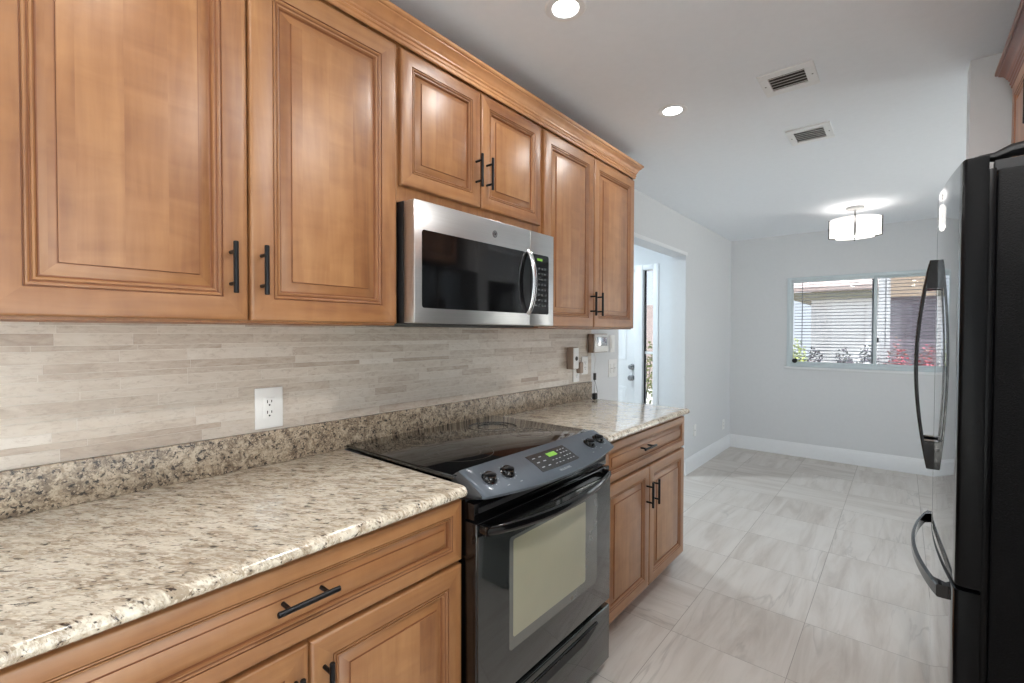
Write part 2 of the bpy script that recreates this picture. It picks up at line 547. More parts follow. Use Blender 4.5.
# unseen sliding glass doors added in the right-hand walls to bring in daylight
def slider(name, x, ya, yb):
    sd = thing(name, (x, (ya + yb) / 2, 0), None, None, kind='structure')
    m_ = MB()
    ym = (ya + yb) / 2
    for y in (ya, ym - .03, yb - .05): m_.box(x + .02, x + .08, y, y + .05, 0, 2.1, .004)
    for (p, q) in ((ya + .05, ym - .03), (ym + .02, yb - .05)):
        m_.box(x + .02, x + .08, p, q, 0, .05).box(x + .02, x + .08, p, q, 2.05, 2.1)
    m_.build('frame', M['white'], sd)
    MB().box(x + .045, x + .05, ya + .05, yb - .05, .05, 2.05).build('pane', M['glass'], sd, smooth=False)
slider('added_door_2', XR, -2.45, .6)
slider('added_door_3', XR2, 3.2, 5.2)
sd = thing('added_window_4', (2.775, YF, 0), None, None, kind='structure')  # unseen far-wall glazing added to give the right-hand cabinets a sheen
m_ = MB()
for x in (2.25, 2.75, 3.25): m_.box(x, x + .05, YF + .05, YF + .11, 0, 2.1, .004)
for (p, q) in ((2.30, 2.75), (2.80, 3.25)):
    m_.box(p, q, YF + .05, YF + .11, 0, .05).box(p, q, YF + .05, YF + .11, 2.05, 2.1)
m_.build('window_frame', M['white'], sd)
MB().box(2.3, 3.25, YF + .075, YF + .08, .05, 2.05).build('pane', M['glass'], sd, smooth=False)
sd = thing('added_window_3', (.85, Y_BACK, 0), None, None, kind='structure')  # unseen back-wall glazing added for more daylight in the kitchen
m_ = MB()
for x in (.1, .825, 1.55): m_.box(x, x + .05, Y_BACK - .08, Y_BACK - .02, 0, 2.2, .004)
for (p, q) in ((.15, .825), (.875, 1.55)):
    m_.box(p, q, Y_BACK - .08, Y_BACK - .02, 0, .05).box(p, q, Y_BACK - .08, Y_BACK - .02, 2.15, 2.2)
m_.build('window_frame', M['white'], sd)
MB().box(.15, 1.55, Y_BACK - .055, Y_BACK - .05, .05, 2.15).build('pane', M['glass'], sd, smooth=False)

def baseboard(name, pts, nx, ny):
    """profile swept along a straight run; nx,ny points into the room"""
    (xa, ya), (xb, yb) = pts
    pr = [(0, 0), (.014, 0), (.014, .118), (.011, .128), (.008, .134), (.005, .148), (0, .15)]
    m = MB()
    m.loft([[(xa + nx * d, ya + ny * d, z) for d, z in pr], [(xb + nx * d, yb + ny * d, z) for d, z in pr]])
    return struct(name, m, M['white'], angle=50)
baseboard('baseboard_left', ((0, OPEN1), (0, YF - .001)), 1, 0)
baseboard('baseboard_far', ((.0, YF), (2.25, YF)), 0, -1)
baseboard('baseboard_stub', ((1.765, 2.62), (1.765, 2.735)), -1, 0)
baseboard('baseboard_dining', ((XR2, 5.2), (XR2, YF)), -1, 0)
baseboard('baseboard_foyer', ((-.34, FY), (-T, FY)), 0, -1)
# thin white strip above the opening, standing in for a highlight along its edge
struct('highlight_strip', MB().box(0, .012, OPEN0 - .02, OPEN1 + .015, OPENZ, OPENZ + .03, .004), M['white'])

# entrance door and its sidelight
dr = thing('door_1', (-1.1, FY, 0), None, None, kind='structure')
m_ = MB().box(-1.62, -1.57, FY - .012, FY + .10, 0, 2.06, .003).box(-.595, -.51, FY - .012, FY + .10, 0, 2.06, .003).box(-.395, -.34, FY - .012, FY + .10, 0, 2.06, .003)
m_.box(-1.569, -.596, FY - .010, FY + .10, 2.006, 2.059, .003).box(-.509, -.396, FY - .010, FY + .10, 2.006, 2.059, .003)
m_.build('door_frame', M['white'], dr)
def ring_panel(m, x0, x1, z0, z1, y):
    R = []
    for ins, dep in [(0, .003), (0, -.003), (.008, -.006), (.02, -.006), (.03, -.002), (.05, -.002), (.06, -.006)]:
        R.append([(x0 + ins, y + dep, z0 + ins), (x1 - ins, y + dep, z0 + ins), (x1 - ins, y + dep, z1 - ins), (x0 + ins, y + dep, z1 - ins)])
    m.loft(R, cap=True)
m_ = MB().box(-1.568, -.597, FY + .02, FY + .065, 0, 2.005, .002)
for (a, b) in ((-1.48, -1.13), (-1.05, -.70)):
    for (c, d) in ((.2, .78), (1.06, 1.6), (1.68, 1.88)):
        ring_panel(m_, a, b, c, d, FY + .02)
leaf = m_.build('door_leaf', M['white'], dr)
m_ = MB()
for z, r in ((.875, .028), (.992, .024)):
    m_.lathe((-.632, FY + .02, z), (0, -1, 0), [(0, 0), (.032, 0), (.032, .006), (.014, .010), (.014, .03), (r, .036), (r + .002, .052), (r - .008, .062), (0, .064)], 24)
m_.build('door_lock', M['chrome'], leaf)
w2 = thing('window_2', (-.46, FY, 0), None, None, kind='structure')
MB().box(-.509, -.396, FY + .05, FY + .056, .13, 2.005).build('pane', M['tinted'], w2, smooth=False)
MB().box(-.500, -.397, FY + .035, FY + .068, 1.13, 1.158, .002).box(-.500, -.397, FY + .03, FY + .07, 0, .13).box(-.5088, -.501, FY + .035, FY + .068, .12, 2.003, mi=1).build('window_frame', [M['white'], M['dark']], w2)

# ------------------------------------------------------------------ far window and blinds
w1 = thing('window_1', ((WX0 + WX1) / 2, YF, WZ0), None, None, kind='structure')
m_ = MB()
fy0, fy1 = YF - .012, YF + .06
fw = .036
m_.box(WX0, WX0 + fw, fy0, fy1, WZ0, WZ1, .003).box(WX1 - fw, WX1, fy0, fy1, WZ0, WZ1, .003)
m_.box(WX0 + fw, WX1 - fw, fy0 + .001, fy1, WZ1 - .034, WZ1 - .0005, .003).box(WX0 + fw, WX1 - fw, fy0 + .001, fy1, WZ0 + .0005, WZ0 + .034, .003)
m_.build('window_frame', M['alu'], w1)
WM = 1.345
def sash(x0, x1, y0, y1, name):
    s_ = .028
    z0, z1 = WZ0 + .03, WZ1 - .03
    m = MB().box(x0, x0 + s_, y0, y1, z0, z1, .003).box(x1 - s_, x1, y0, y1, z0, z1, .003)
    m.box(x0 + s_, x1 - s_, y0, y1, z0, z0 + s_, .003).box(x0 + s_, x1 - s_, y0, y1, z1 - s_, z1, .003)
    o = m.build(name, M['alu'], w1)
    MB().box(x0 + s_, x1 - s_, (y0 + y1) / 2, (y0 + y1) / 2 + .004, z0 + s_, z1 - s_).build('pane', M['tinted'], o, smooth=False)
    return o
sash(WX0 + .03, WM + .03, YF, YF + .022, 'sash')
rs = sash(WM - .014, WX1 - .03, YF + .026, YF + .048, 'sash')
MB().box(WM + .031, WM + .045, YF - .004, YF + .024, 1.26, 1.31, .004).build('latch', M['dark'], w1)
MB().box(WX0 - .02, WX1 + .02, YF - .03, YF, WZ0 - .022, WZ0, .004).build('window_sill', M['white'], w1)
for (a, b, lab) in ((WX0 + .06, WM - .0, 'white horizontal slat blind behind the left pane of the far window'),
                    (WM + .02, WX1 - .05, 'white horizontal slat blind behind the right pane of the far window')):
    bl = thing('window_blind', ((a + b) / 2, YF + .085, WZ1), lab, 'blind', 'blinds of the far window')
    m = MB()
    n = 27
    tl = math.radians(17)
    for k in range(n):
        z = WZ0 + .045 + k * (WZ1 - WZ0 - .09) / (n - 1)
        dy, dz = .0125 * math.cos(tl), .0125 * math.sin(tl)
        yc = YF + .085
        m.loft([[(x, yc - dy, z - dz), (x, yc - dy * .3, z - dz * .3 + .0018), (x, yc + dy * .3, z + dz * .3 + .0018), (x, yc + dy, z + dz),
                 (x, yc + dy, z + dz - .0008), (x, yc, z + .0006), (x, yc - dy, z - dz - .0008)] for x in (a, b)])
    m.build('slats', M['blind'], bl, smooth=False)
    MB().box(a, b, YF + .07, YF + .10, WZ1 - .035, WZ1 - .008, .002).build('head_rail', M['blind'], bl)
    m = MB()
    for x in (a + .07, b - .07): MB().cyl((x, YF + .071, WZ0 + .04), (x, YF + .071, WZ1 - .03), .0012, seg=6).build('cord', M['blind'], bl)
    MB().cyl((a + .075, YF + .062, WZ0 + .22), (a + .075, YF + .062, WZ1 - .03), .003, seg=8).build('wand', M['blind'], bl)
o = MB().lathe((.665, YF + .004, 1.052), (0, -1, 0), [(0, 0), (.024, 0), (.026, .004), (.022, .008), (0, .009)], 20).build('window_sensor', M['dark'])
tag(o, 'small round black disc stuck in the lower left corner of the window pane', 'sensor')

# ------------------------------------------------------------------ tile backsplash
rnd = random.Random(11)
TY0, TY1, TZ0, TZ1 = 0.0, 2.68, 1.03, 1.376
m_ = MB().box(0, .0080, TY0, TY1, .92, 1.46)
rows = [.030, .017, .024, .030, .014, .030, .020]
z = 1.0352; k = 0
while z < 1.45:
    h = rows[k % len(rows)]; k += 1
    y = TY0 + rnd.uniform(-.25, 0)
    while y < TY1:
        L = rnd.choice([.15, .2, .25, .3, .3, .3])
        a, b = max(y, TY0) + .0006, min(y + L, TY1) - .0006
        if b - a > .004:
            d = .0090
            f0 = len(m_.bm.faces)
            fs = m_.box(.0075, d, a, b, z + .0006, min(z + h, 1.458) - .0006, mi=1)
            m_.bm.faces.ensure_lookup_table()
            tn = rnd.gauss(.5, .26)
            for f in m_.bm.faces[f0:]:
                for lp in f.loops: lp[m_.col] = (tn, tn, tn, 1)
        y += L
    z += h
struct('wall_tile', m_, [M['grout'], M['trav']], smooth=False)

# ------------------------------------------------------------------ cabinets
PROF_DOOR = [(0, -.020, 0), (0, -.006, 0), (.0015, -.003, 0), (.005, -.0008, 0), (.010, 0, 0), (.053, 0, 0), (.0555, -.0008, 0),
             (.0565, -.0045, 1), (.0580, -.0045, 1), (.0592, -.0015, 0), (.062, -.0012, 0), (.065, -.0035, 0), (.0665, -.0065, 1), (.0680, -.0065, 1),
             (.0695, -.004, 0), (.073, -.0045, 0), (.0755, -.0085, 0), (.0775, -.0125, 1), (.0795, -.0125, 1), (.081, -.0115, 0),
             (.102, -.0048, 0), (.1035, -.0046, 1), (.1045, -.0012, 1), (.1060, -.0008, 2)]
def scale_prof(k):
    return [(a * k, d, m) for a, d, m in PROF_DOOR]
def panel_mesh(y0, y1, z0, z1, xf, sign=1, prof=None, horizontal=False):
    """five-piece raised panel front in the plane x = xf, facing +x (sign 1) or -x"""
    prof = prof or PROF_DOOR
    m = MB()
    rings = []
    for ins, dep, g in prof:
        x = xf + sign * dep
        rings.append([m.bm.verts.new((x, y0 + ins, z0 + ins)), m.bm.verts.new((x, y1 - ins, z0 + ins)),
                      m.bm.verts.new((x, y1 - ins, z1 - ins)), m.bm.verts.new((x, y0 + ins, z1 - ins))])
    for i in range(len(rings) - 1):
        a, b = rings[i], rings[i + 1]
        for k in range(4):
            f = m.bm.faces.new((a[k], a[(k + 1) % 4], b[(k + 1) % 4], b[k]))
            g = prof[i + 1][2] == 1 and prof[i][2] in (0, 1)
            f.material_index = 2 if g else (0 if k in (1, 3) else 1)
    f = m.bm.faces.new(rings[-1]); f.material_index = 1 if horizontal else 3
    f = m.bm.faces.new(rings[0][::-1]); f.material_index = 0
    return m
WM4 = [M['wood_v'], M['wood_h'], M['glaze'], M['wood_panel']]
def bar_handle(parent, x, y, z, L=.128, vertical=True, sign=1, name='handle'):
    m = MB()
    r = .0058
    d = Vector((0, 0, 1)) if vertical else Vector((0, 1, 0))
    c = Vector((x + sign * .033, y, z))
    m.tube([c - d * L / 2, c - d * (L / 2 - .0012), c + d * (L / 2 - .0012), c + d * L / 2], [r * .8, r, r, r * .8], 12)
    for s in (-1, 1):
        p = c + d * s * L * .31
        m.cyl((x - sign * .0005, p.y, p.z), (c.x, p.y, p.z), .0045, .0042, 10)
    return m.build(name, M['black_metal'], parent)
def door(parent, y0, y1, z0, z1, xf, hy=None, hz=None, sign=1, k=1.0, name='door', L=.122):
    d = panel_mesh(y0, y1, z0, z1, xf, sign, scale_prof(k)).build(name, WM4, parent, angle=40)
    if hy is not None:
        bar_handle(d, xf, hy, hz, L, True, sign)
    return d

UX = .33          # face plane of the upper doors
def upper_cabinet(y0, y1, z0, z1, label, doors, rail=None):
    c = thing('upper_cabinet', (0.01, (y0 + y1) / 2, z0), label, 'cabinet', 'wall cabinets over the left counter')
    m = MB().box(.0095, UX - .021, y0, y1, z0, z1, .001)
    m.build('body', M['wood_side'], c)
    # face frame shown between and around the doors
    ff = MB()
    fx0, fx1 = UX - .0212, UX - .0202 + .0
    ff.box(UX - .0215, UX - .0195, y0, y1, z0, z1)
    ff.build('face_frame', M['wood_v'], c)
    for (a, b, c0, c1, hy, hz, k) in doors:
        door(c, a, b, c0, c1, UX, hy, hz, k=k)
    return c
upper_cabinet(.002, .9155, 1.372, 2.289, 'tall two-door maple wall cabinet nearest the camera, left of the microwave',
              [(.028, .4705, 1.378, 2.262, .431, 1.503, 1), (.4755, .913, 1.378, 2.262, .501, 1.503, 1)])
upper_cabinet(.9165, 1.6875, 1.772, 2.289, 'short two-door maple wall cabinet directly above the microwave',
              [(.930, 1.2975, 1.826, 2.262, 1.272, 1.955, .80), (1.3025, 1.683, 1.826, 2.262, 1.330, 1.955, .80)])
upper_cabinet(1.6885, 2.630, 1.372, 2.289, 'tall two-door maple wall cabinet at the far end, right of the microwave',
              [(1.712, 2.1505, 1.378, 2.262, 2.120, 1.50, .9), (2.1555, 2.627, 1.378, 2.262, 2.188, 1.50, .9)])

CROWN = [(0, -.022), (.003, -.022), (.006, -.018), (.006, -.008), (.010, -.004), (.010, .004), (.007, .007), (.009, .010), (.013, .013), (.014, .020),
         (.018, .024), (.021, .032), (.027, .042), (.035, .048), (.040, .052), (.0405, .056), (.046, .058), (.050, .064), (.050, .074), (0, .074)]
def crown(name, xf, y0, y1, z, sign, back, mats, parent=None, scale=1.0, ends=(False, True)):
    """moulding swept along y, mitred and returned to the wall at the ends asked for"""
    m = MB()
    rings = []
    if ends[0]:
        rings.append([(back, y0 - p * scale, z + q * scale) for p, q in CROWN])
    rings.append([(xf + sign * p * scale, (y0 - p * scale) if ends[0] else y0, z + q * scale) for p, q in CROWN])
    rings.append([(xf + sign * p * scale, (y1 + p * scale) if ends[1] else y1, z + q * scale) for p, q in CROWN])
    if ends[1]:
        rings.append([(back, y1 + p * scale, z + q * scale) for p, q in CROWN])
    m.loft(rings)
    return m.build(name, mats, parent, angle=30)
cr = crown('crown_moulding', UX - .004, .002, 2.631, 2.2895, 1, .0, [M['crown']], None, .82)
# fill strip behind it so that it sits on the cabinets
tag(cr, 'stepped maple crown moulding running along the top of the left wall cabinets', 'moulding')

# base cabinets
BX = .635
def base_cabinet(y0, y1, label, dsplit, drawer, doors, endp):
    c = thing('base_cabinet', (.3, (y0 + y1) / 2, 0), label, 'cabinet', 'base cabinets under the counter')
    MB().box(.005, BX - .021, y0, y1, .10, .8945, .001).build('body', M['wood_side'], c)
    MB().box(BX - .0215, BX - .0195, y0, y1, .10, .8945).build('face_frame', M['wood_v'], c)
    MB().box(.02, BX - .09, y0 + .002, y1 - .002, 0, .10).build('toe_kick', M['wood_side'], c)
    a, b = drawer
    d = panel_mesh(a, b, .716, .883, BX, 1, scale_prof(.62), True).build('drawer', WM4, c, angle=40)
    bar_handle(d, BX, (a + b) / 2 - (.075 if y0 > 1 else .007), .811, .128, False)
    for (p, q, hy) in doors:
        door(c, p, q, .112, .704, BX, hy, .575 if y0 > 1 else .60, k=.88)
    return c
base_cabinet(.002, .9095, 'maple base cabinet with one wide drawer over two doors, left of the stove', .47, (.016, .905),
             [(.016, .4655, .437), (.4695, .9050, .499)], False)
base_cabinet(1.7125, 2.648, 'maple base cabinet with a drawer and two doors right of the stove', 2.18, (1.720, 2.640),
             [(1.720, 2.168, 2.135), (2.172, 2.640, 2.208)], True)

# ------------------------------------------------------------------ countertops
CT = .926
def counter(y0, y1, label, r_end):
    m = MB()
    prof = [(.0205, CT - .031), (.640, CT - .031), (.6495, CT - .029), (.655, CT - .024), (.657, CT - .017), (.6555, CT - .011), (.650, CT - .0035), (.641, CT - .0004), (.632, CT), (.0205, CT)]
    ys = [y0, y1]
    n = 40
    rings = []
    for i in range(n + 1):
        y = y0 + (y1 - y0) * i / n
        w = .0010 * mnoise.noise(Vector((y * 18, 3, 1)))
        rings.append([(x + (w if x > .63 else 0), y, z) for x, z in prof])
    if r_end:
        # eased far end
        for q, (dy, ins) in enumerate(((.006, .001), (.010, .004))):
            rings.append([(min(x, .657 - ins * 1.5), y1 + dy, z + (-ins if z > CT - .01 else (ins if z < CT - .027 else 0))) for x, z in prof])
    m.loft(rings)
    o = m.build('countertop', M['granite'], None, angle=50)
    return tag(o, label, 'countertop')
counter(.001, .903, 'cream speckled granite worktop nearest the camera, left of the stove', False)
counter(1.711, 2.655, 'speckled granite worktop at the far end, right of the stove', True)
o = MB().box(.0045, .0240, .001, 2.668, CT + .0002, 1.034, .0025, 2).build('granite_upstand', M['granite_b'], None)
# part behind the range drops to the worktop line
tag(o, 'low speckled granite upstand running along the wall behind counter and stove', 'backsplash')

# ------------------------------------------------------------------ range
rg = thing('kitchen_range', (.38, 1.285, 0), 'black slide-in electric range with glass cooktop between the two worktops', 'stove')
RY0, RY1 = .9155, 1.6715
MB().box(.05, .635, RY0 + .002, RY1 - .002, .03, .905, .003).box(.10, .60, RY0 + .02, RY1 - .02, 0, .03).build('body', M['black_gloss'], rg)
ck = MB().box(.027, .600, .910, 1.7085, CT + .0015, .9435, .004, 2).build('cooktop', M['black_glass'], rg)
for (x, y, r) in ((.42, 1.10, .115), (.20, 1.12, .08), (.42, 1.50, .085), (.21, 1.50, .105)):
    m = MB()
    for rr in (r, r * .62):
        m.lathe((x, y, .94355), (0, 0, 1), [(rr, 0), (rr + .0022, 0), (rr + .0022, .0003), (rr, .0003), (rr, 0)], 48)
    m.build('burner_ring', M['ring'], ck, smooth=False)
# bowed control panel
def cp_edge(y):
    q = 1 - ((y - 1.305) / .4) ** 2
    return .690 + .040 * q, .899 - .015 * q
def cp_prof(y, shrink=0.0):
    fx, fz = cp_edge(y)
    fx -= shrink * 2.4
    bx, bz = .585, .9505 - shrink * .5
    return [(bx, y, .930), (bx, y, bz - .004), (bx + .006, y, bz), (bx + (fx - bx) * .5, y, bz + (fz - bz) * .5 + .006),
            (fx - .008, y, fz + .006), (fx, y, fz), (fx - .003, y, fz - .008), (fx - .04, y, fz - .018), (bx + .016, y, .868)]
PY0, PY1 = .932, 1.698
m = MB(); rings = []
ys = [PY0, PY0 + .004, PY0 + .012] + [PY0 + .012 + (PY1 - PY0 - .024) * i / 24 for i in range(1, 24)] + [PY1 - .012, PY1 - .004, PY1]
for i, y in enumerate(ys):
    rings.append(cp_prof(y, [.006, .0025, 0][min(i, len(ys) - 1 - i, 2)]))
m.loft(rings)
cp = m.build('control_panel', M['panel_grey'], rg, angle=40)
for (ya, yb) in ((PY0, .910), (PY1, 1.7095)):
    m = MB()
    m.loft([cp_prof(ya + (yb - ya) * t, .004 + .012 * t * t) for t in (0, .3, .6, .85, 1)])
    m.build('end_cap', M['black_matte'], cp, angle=40)
def cp_pt(s, y, lift=0):
    fx, fz = cp_edge(y)
    bx, bz = .591, .9505
    ex, ez = fx - .008, fz + .006
    mx_, mz_ = bx + (ex - bx) * .5, bz - .0 + (fz - bz) * .5 + .006
    if s < .5: x, z = bx + (mx_ - bx) * s * 2, bz + (mz_ - bz) * s * 2
    else: x, z = mx_ + (ex - mx_) * (s - .5) * 2, mz_ + (ez - mz_) * (s - .5) * 2
    n = Vector((bz - ez, 0, ex - bx)).normalized()
    return Vector((x, y, z)) + n * lift, n
M['dimprint'] = plain('dim_print', srgb(150, 156, 160), .5)
for (y, s_) in ((.998, .56), (1.078, .52), (1.562, .54), (1.640, .54)):
    p, n = cp_pt(s_, y)
    MB().lathe(p, n, [(0, -.001), (.0245, -.001), (.0245, .002), (.0205, .004), (.019, .012), (.017, .0145), (0, .0145)], 28).build('knob', M['black_gloss'], cp)
    kb = MB()
    a = Vector((.35, .9, 0)); a = (a - n * a.dot(n)).normalized()
    kb.tube([p + n * .0145 - a * .018, p + n * .017 - a * .010, p + n * .017 + a * .010, p + n * .0145 + a * .018], [.003, .005, .005, .003], 8)
    kb.build('knob_grip', M['black_matte'], cp)
    m = MB()
    side = n.cross(a)
    for q in range(9):
        an = math.radians(-130 + q * 32)
        c_ = p + n * .0002 + (a * math.cos(an) + side * math.sin(an)) * .030
        m.lathe(c_, n, [(0, 0), (.0011, 0), (.0011, .0006), (0, .0006)], 6)
    tag(m.build('dial_marks', M['print'], cp), kind='stuff')
def film(y0, y1, s0, s1, lift, mat, name, parent):
    m = MB()
    N = 8
    nn = cp_pt(.5, (y0 + y1) / 2)[1] * -.0014
    R3 = []
    for i in range(N + 1):
        y = y0 + (y1 - y0) * i / N
        t_, c_, b_ = [cp_pt(s_, y, lift)[0] for s_ in (s0, max(min(.5, s1), s0), s1)]
        if s0 < .5 < s1: R3.append([t_, c_, b_, b_ + nn, c_ + nn, t_ + nn])
        else: R3.append([t_, b_, b_ + nn, t_ + nn])
    m.loft(R3)
    return m.build(name, mat, parent)
film(1.205, 1.425, .22, .80, .0010, M['display'], 'touch_panel', cp)
film(1.300, 1.350, .32, .46, .0016, M['green'], 'clock_display', cp)
def key(y, s, w=.008, h=.0016, mat='dimprint', name='touch_key'):
    m = MB()
    p, n = cp_pt(s, y, .0014)
    q = (cp_pt(s + .03, y, .0014)[0] - p).normalized()
    yv = Vector((0, 1, 0))
    if name != 'touch_key': p = p - n * .0012
    m.loft([[p - yv * w - q * h, p + yv * w - q * h, p + yv * w + q * h, p - yv * w + q * h],
            [p - yv * w - q * h + n * .0005, p + yv * w - q * h + n * .0005, p + yv * w + q * h + n * .0005, p - yv * w + q * h + n * .0005]])
    m.build(name, M[mat], cp, smooth=False)
for y in (1.228, 1.262):
    for s_ in (.36, .52, .68): key(y, s_, .0075, .0018)
for y in (1.370, 1.388, 1.406):
    for s_ in (.34, .46, .58, .70): key(y, s_, .0045, .0018)
for y in (1.300, 1.320, 1.340):
    for s_ in (.58, .70): key(y, s_, .005, .0012)
for (y, s_) in ((.975, .90), (1.04, .88), (1.095, .86), (1.53, .84), (1.60, .84), (1.655, .80)): key(y, s_, .005, .0010, 'dimprint', 'printed_mark')
p, n = cp_pt(.91, 1.312, .0006)
text_part('lettering', 'FRIGIDAIRE', .0125, M['dimprint'], cp, p, (0, 1, 0), n.cross(Vector((0, 1, 0))))
# black recess and vent strip under the panel
MB().box(.60, .668, RY0 + .003, RY1 - .003, .826, .874, .002).box(.668, .6725, RY0 + .02, RY1 - .02, .846, .860, mi=1).build('vent_strip', [M['black_gloss'], M['black_matte']], rg)
# oven door with window
dy0, dy1 = RY0 - .005, RY1 - .004
od = MB().box(.640, .684, dy0, dy1, .292, .824, .004, 3).build('oven_door', M['black_gloss'], rg)
MB().box(.683, .6895, dy0 + .003, dy1 - .003, .295, .790, .002, 2).build('door_glass', M['oven_glass'], od)
def rrect(y0, y1, z0, z1, r, x, n=5):
    P = []
    for (cy, cz, a0) in ((y1 - r, z1 - r, 0), (y0 + r, z1 - r, 90), (y0 + r, z0 + r, 180), (y1 - r, z0 + r, 270)):
        for k in range(n + 1):
            a = math.radians(a0 + 90 * k / n)
            P.append((x, cy + r * math.cos(a), cz + r * math.sin(a)))
    return P
M['oven_window'] = plain('tinted_oven_window', srgb(146, 143, 120), .06, 0, coat=1.0, ior=1.6, noise_amt=.05, scale=4)
M['oven_border'] = plain('oven_window_border', srgb(84, 86, 82), .08, 0, coat=1.0, ior=1.6)
MB().loft([rrect(1.045, 1.56, .405, .745, .012, .6885), rrect(1.045, 1.56, .405, .745, .012, .6903)]).build('window_border', M['oven_border'], od)
MB().loft([rrect(1.062, 1.475, .440, .735, .008, .690), rrect(1.062, 1.475, .440, .735, .008, .6909)]).build('oven_window', M['oven_window'], od)
# bowed handle
N = 20
path, rad = [], []
hy0, hy1 = dy0 + .012, dy1 - .040
for i in range(N + 1):
    t = i / N
    path.append((.702 + .042 * math.sin(math.pi * t) ** .62, hy0 + (hy1 - hy0) * t, .806 - .016 * math.sin(math.pi * t)))
    rad.append(.0125 + .0035 * math.sin(math.pi * t))
m = MB().tube(path, rad, 14, sx=.62, up=(0, 0, 1))
for y in (hy0 + .012, hy1 - .012):
    m.tube([(.684, y, .806), (.700, y, .806), (.712, y, .806)], [.017, .016, .014], 12, sx=1.0)
m.build('handle', M['black_gloss'], od)
# storage drawer with recessed pull
dw = MB().box(.640, .6885, dy0, dy1, .052, .272, .006, 3).build('storage_drawer', M['oven_glass'], rg)
N = 24
top, bot = [], []
for i in range(N + 1):
    t = i / N
    y = 1.00 + .565 * t
    e = min(1, math.sin(math.pi * min(max(t, .0), 1)) * 2.2)
    top.append((y, .236)); bot.append((y, .236 - .004 - .030 * e ** .8))
m = MB()
R = [(t[0], t[1]) for t in top] + [(b[0], b[1]) for b in bot[::-1]]
m.loft([[(.680, y, z) for y, z in R], [(.6892, y, z) for y, z in R]])
m.build('recessed_pull', M['dark'], dw, smooth=False)
MB().tube([(.690, 1.00 + .565 * t / 20, .242) for t in range(21)], .006, 8).build('pull_lip', M['black_gloss'], dw)
MB().box(.60, .660, dy0 + .01, dy1 - .01, .272, .294).box(.10, .60, RY0 + .03, RY1 - .03, .004, .04).build('gap_liner', M['dark'], rg)

# ------------------------------------------------------------------ microwave
mw = thing('microwave', (.2, 1.30, 1.375), 'stainless over-the-range microwave with black glass door under the short cabinet', 'microwave')
MY0, MY1, MZ0, MZ1 = .926, 1.684, 1.378, 1.7705
MX = .400
MB().box(.0095, .345, MY0, MY1, MZ0, MZ1, .003).build('body', M['black_matte'], mw)
MB().box(.05, .33, MY0 + .05, MY1 - .05, MZ0 - .006, MZ0 + .002, .002).build('bottom_grille', M['slot_grey'], mw)
SPLIT = 1.517
md = MB().box(.3465, MX, MY0 - .001, SPLIT - .001, MZ0 + .002, MZ1 - .003, .003, 2).build('door', M['steel'], mw)
mp = MB().box(.3465, MX, SPLIT + .001, MY1 - .001, MZ0 + .002, MZ1 - .003, .003, 2).build('control_panel', M['steel'], mw)
MB().loft([rrect(.955, SPLIT - .001, 1.428, 1.676, .010, MX - .002), rrect(.955, SPLIT - .001, 1.428, 1.676, .010, MX + .0008)]).build('door_glass', M['black_glass'], md)
pg = MB().loft([rrect(SPLIT + .001, 1.645, 1.428, 1.676, .010, MX - .002), rrect(SPLIT + .001, 1.645, 1.428, 1.676, .010, MX + .0008)]).build('panel_glass', M['black_glass'], mp)
M['keyprint'] = plain('faint_key_print', srgb(74, 78, 78), .5)
for r in range(8):
    for c in range(4):
        y = 1.553 + c * .022; z = 1.618 - r * .022
        MB().box(MX + .0006, MX + .0012, y - .0055, y + .0055, z - .004, z + .004).build('key', M['keyprint'], mp, smooth=False)
MB().box(MX + .0006, MX + .0014, 1.562, 1.598, 1.650, 1.660).build('clock_display', M['green'], mp, smooth=False)
N = 18
path = []
for i in range(N + 1):
    t = i / N
    path.append((MX + .003 + .034 * math.sin(math.pi * t) ** .6, 1.498 , 1.428 + .252 * t))
MB().tube(path, .0095, 12, sx=1.2, up=(1, 0, 0)).build('handle', M['steel_smooth'], md)
m = MB().lathe((MX, 1.300, 1.717), (1, 0, 0), [(0, 0), (.0135, 0), (.0135, .0012), (.012, .0016), (.0115, .0010), (0, .0010)], 32)
em = m.build('round_emblem', M['chrome'], md)
text_part('emblem_letters', 'GE', .0125, M['dark'], md, (MX + .0013, 1.300, 1.717), (0, 1, 0), (0, 0, 1), .0002)
# mesh-screened lighter zone of the door window
# ------------------------------------------------------------------ refrigerator
FY0, FY1, FYC = 1.682, 2.545, 2.112
FT = 1.800
fr = thing('refrigerator', (2.05, FYC, 0), 'tall black refrigerator with bowed doors and curved handles at the right edge', 'refrigerator')
MB().box(1.748, 2.46, FY0 + .004, FY1 - .004, .02, 1.765, .008, 2).build('case', M['black_leather'], fr)
def fx(y):
    return 1.656 + .0290 * ((y - FYC) / (FYC - FY0)) ** 2
def bowed_door(name, y0, y1, z0, z1, extra=None):
    m = MB()
    N = 16
    rings = []
    ys = [y0, y0 + .002, y0 + .006] + [y0 + .006 + (y1 - y0 - .012) * i / N for i in range(1, N)] + [y1 - .006, y1 - .002, y1]
    for i, y in enumerate(ys):
        e = min(i, len(ys) - 1 - i)
        ins = [.008, .003, .0][min(e, 2)]
        x = fx(y) + ins
        rings.append([(1.733, y, z0), (x + .004, y, z0), (x, y, z0 + .004), (x, y, z1 - .004), (x + .004, y, z1), (1.733, y, z1)])
    m.loft(rings)
    m.bm.normal_update()
    for f in m.bm.faces:
        c = f.calc_center_median()
        if abs(f.normal.x) > .8 and c.x < 1.70: f.material_index = 1
    return m.build(name, [M['fridge_side'], M['fridge_front']], fr, angle=40)
SPZ = .684
d1 = bowed_door('door', FY0, FYC - .002, SPZ + .005, FT)
d2 = bowed_door('door', FYC + .002, FY1, SPZ + .005, FT)
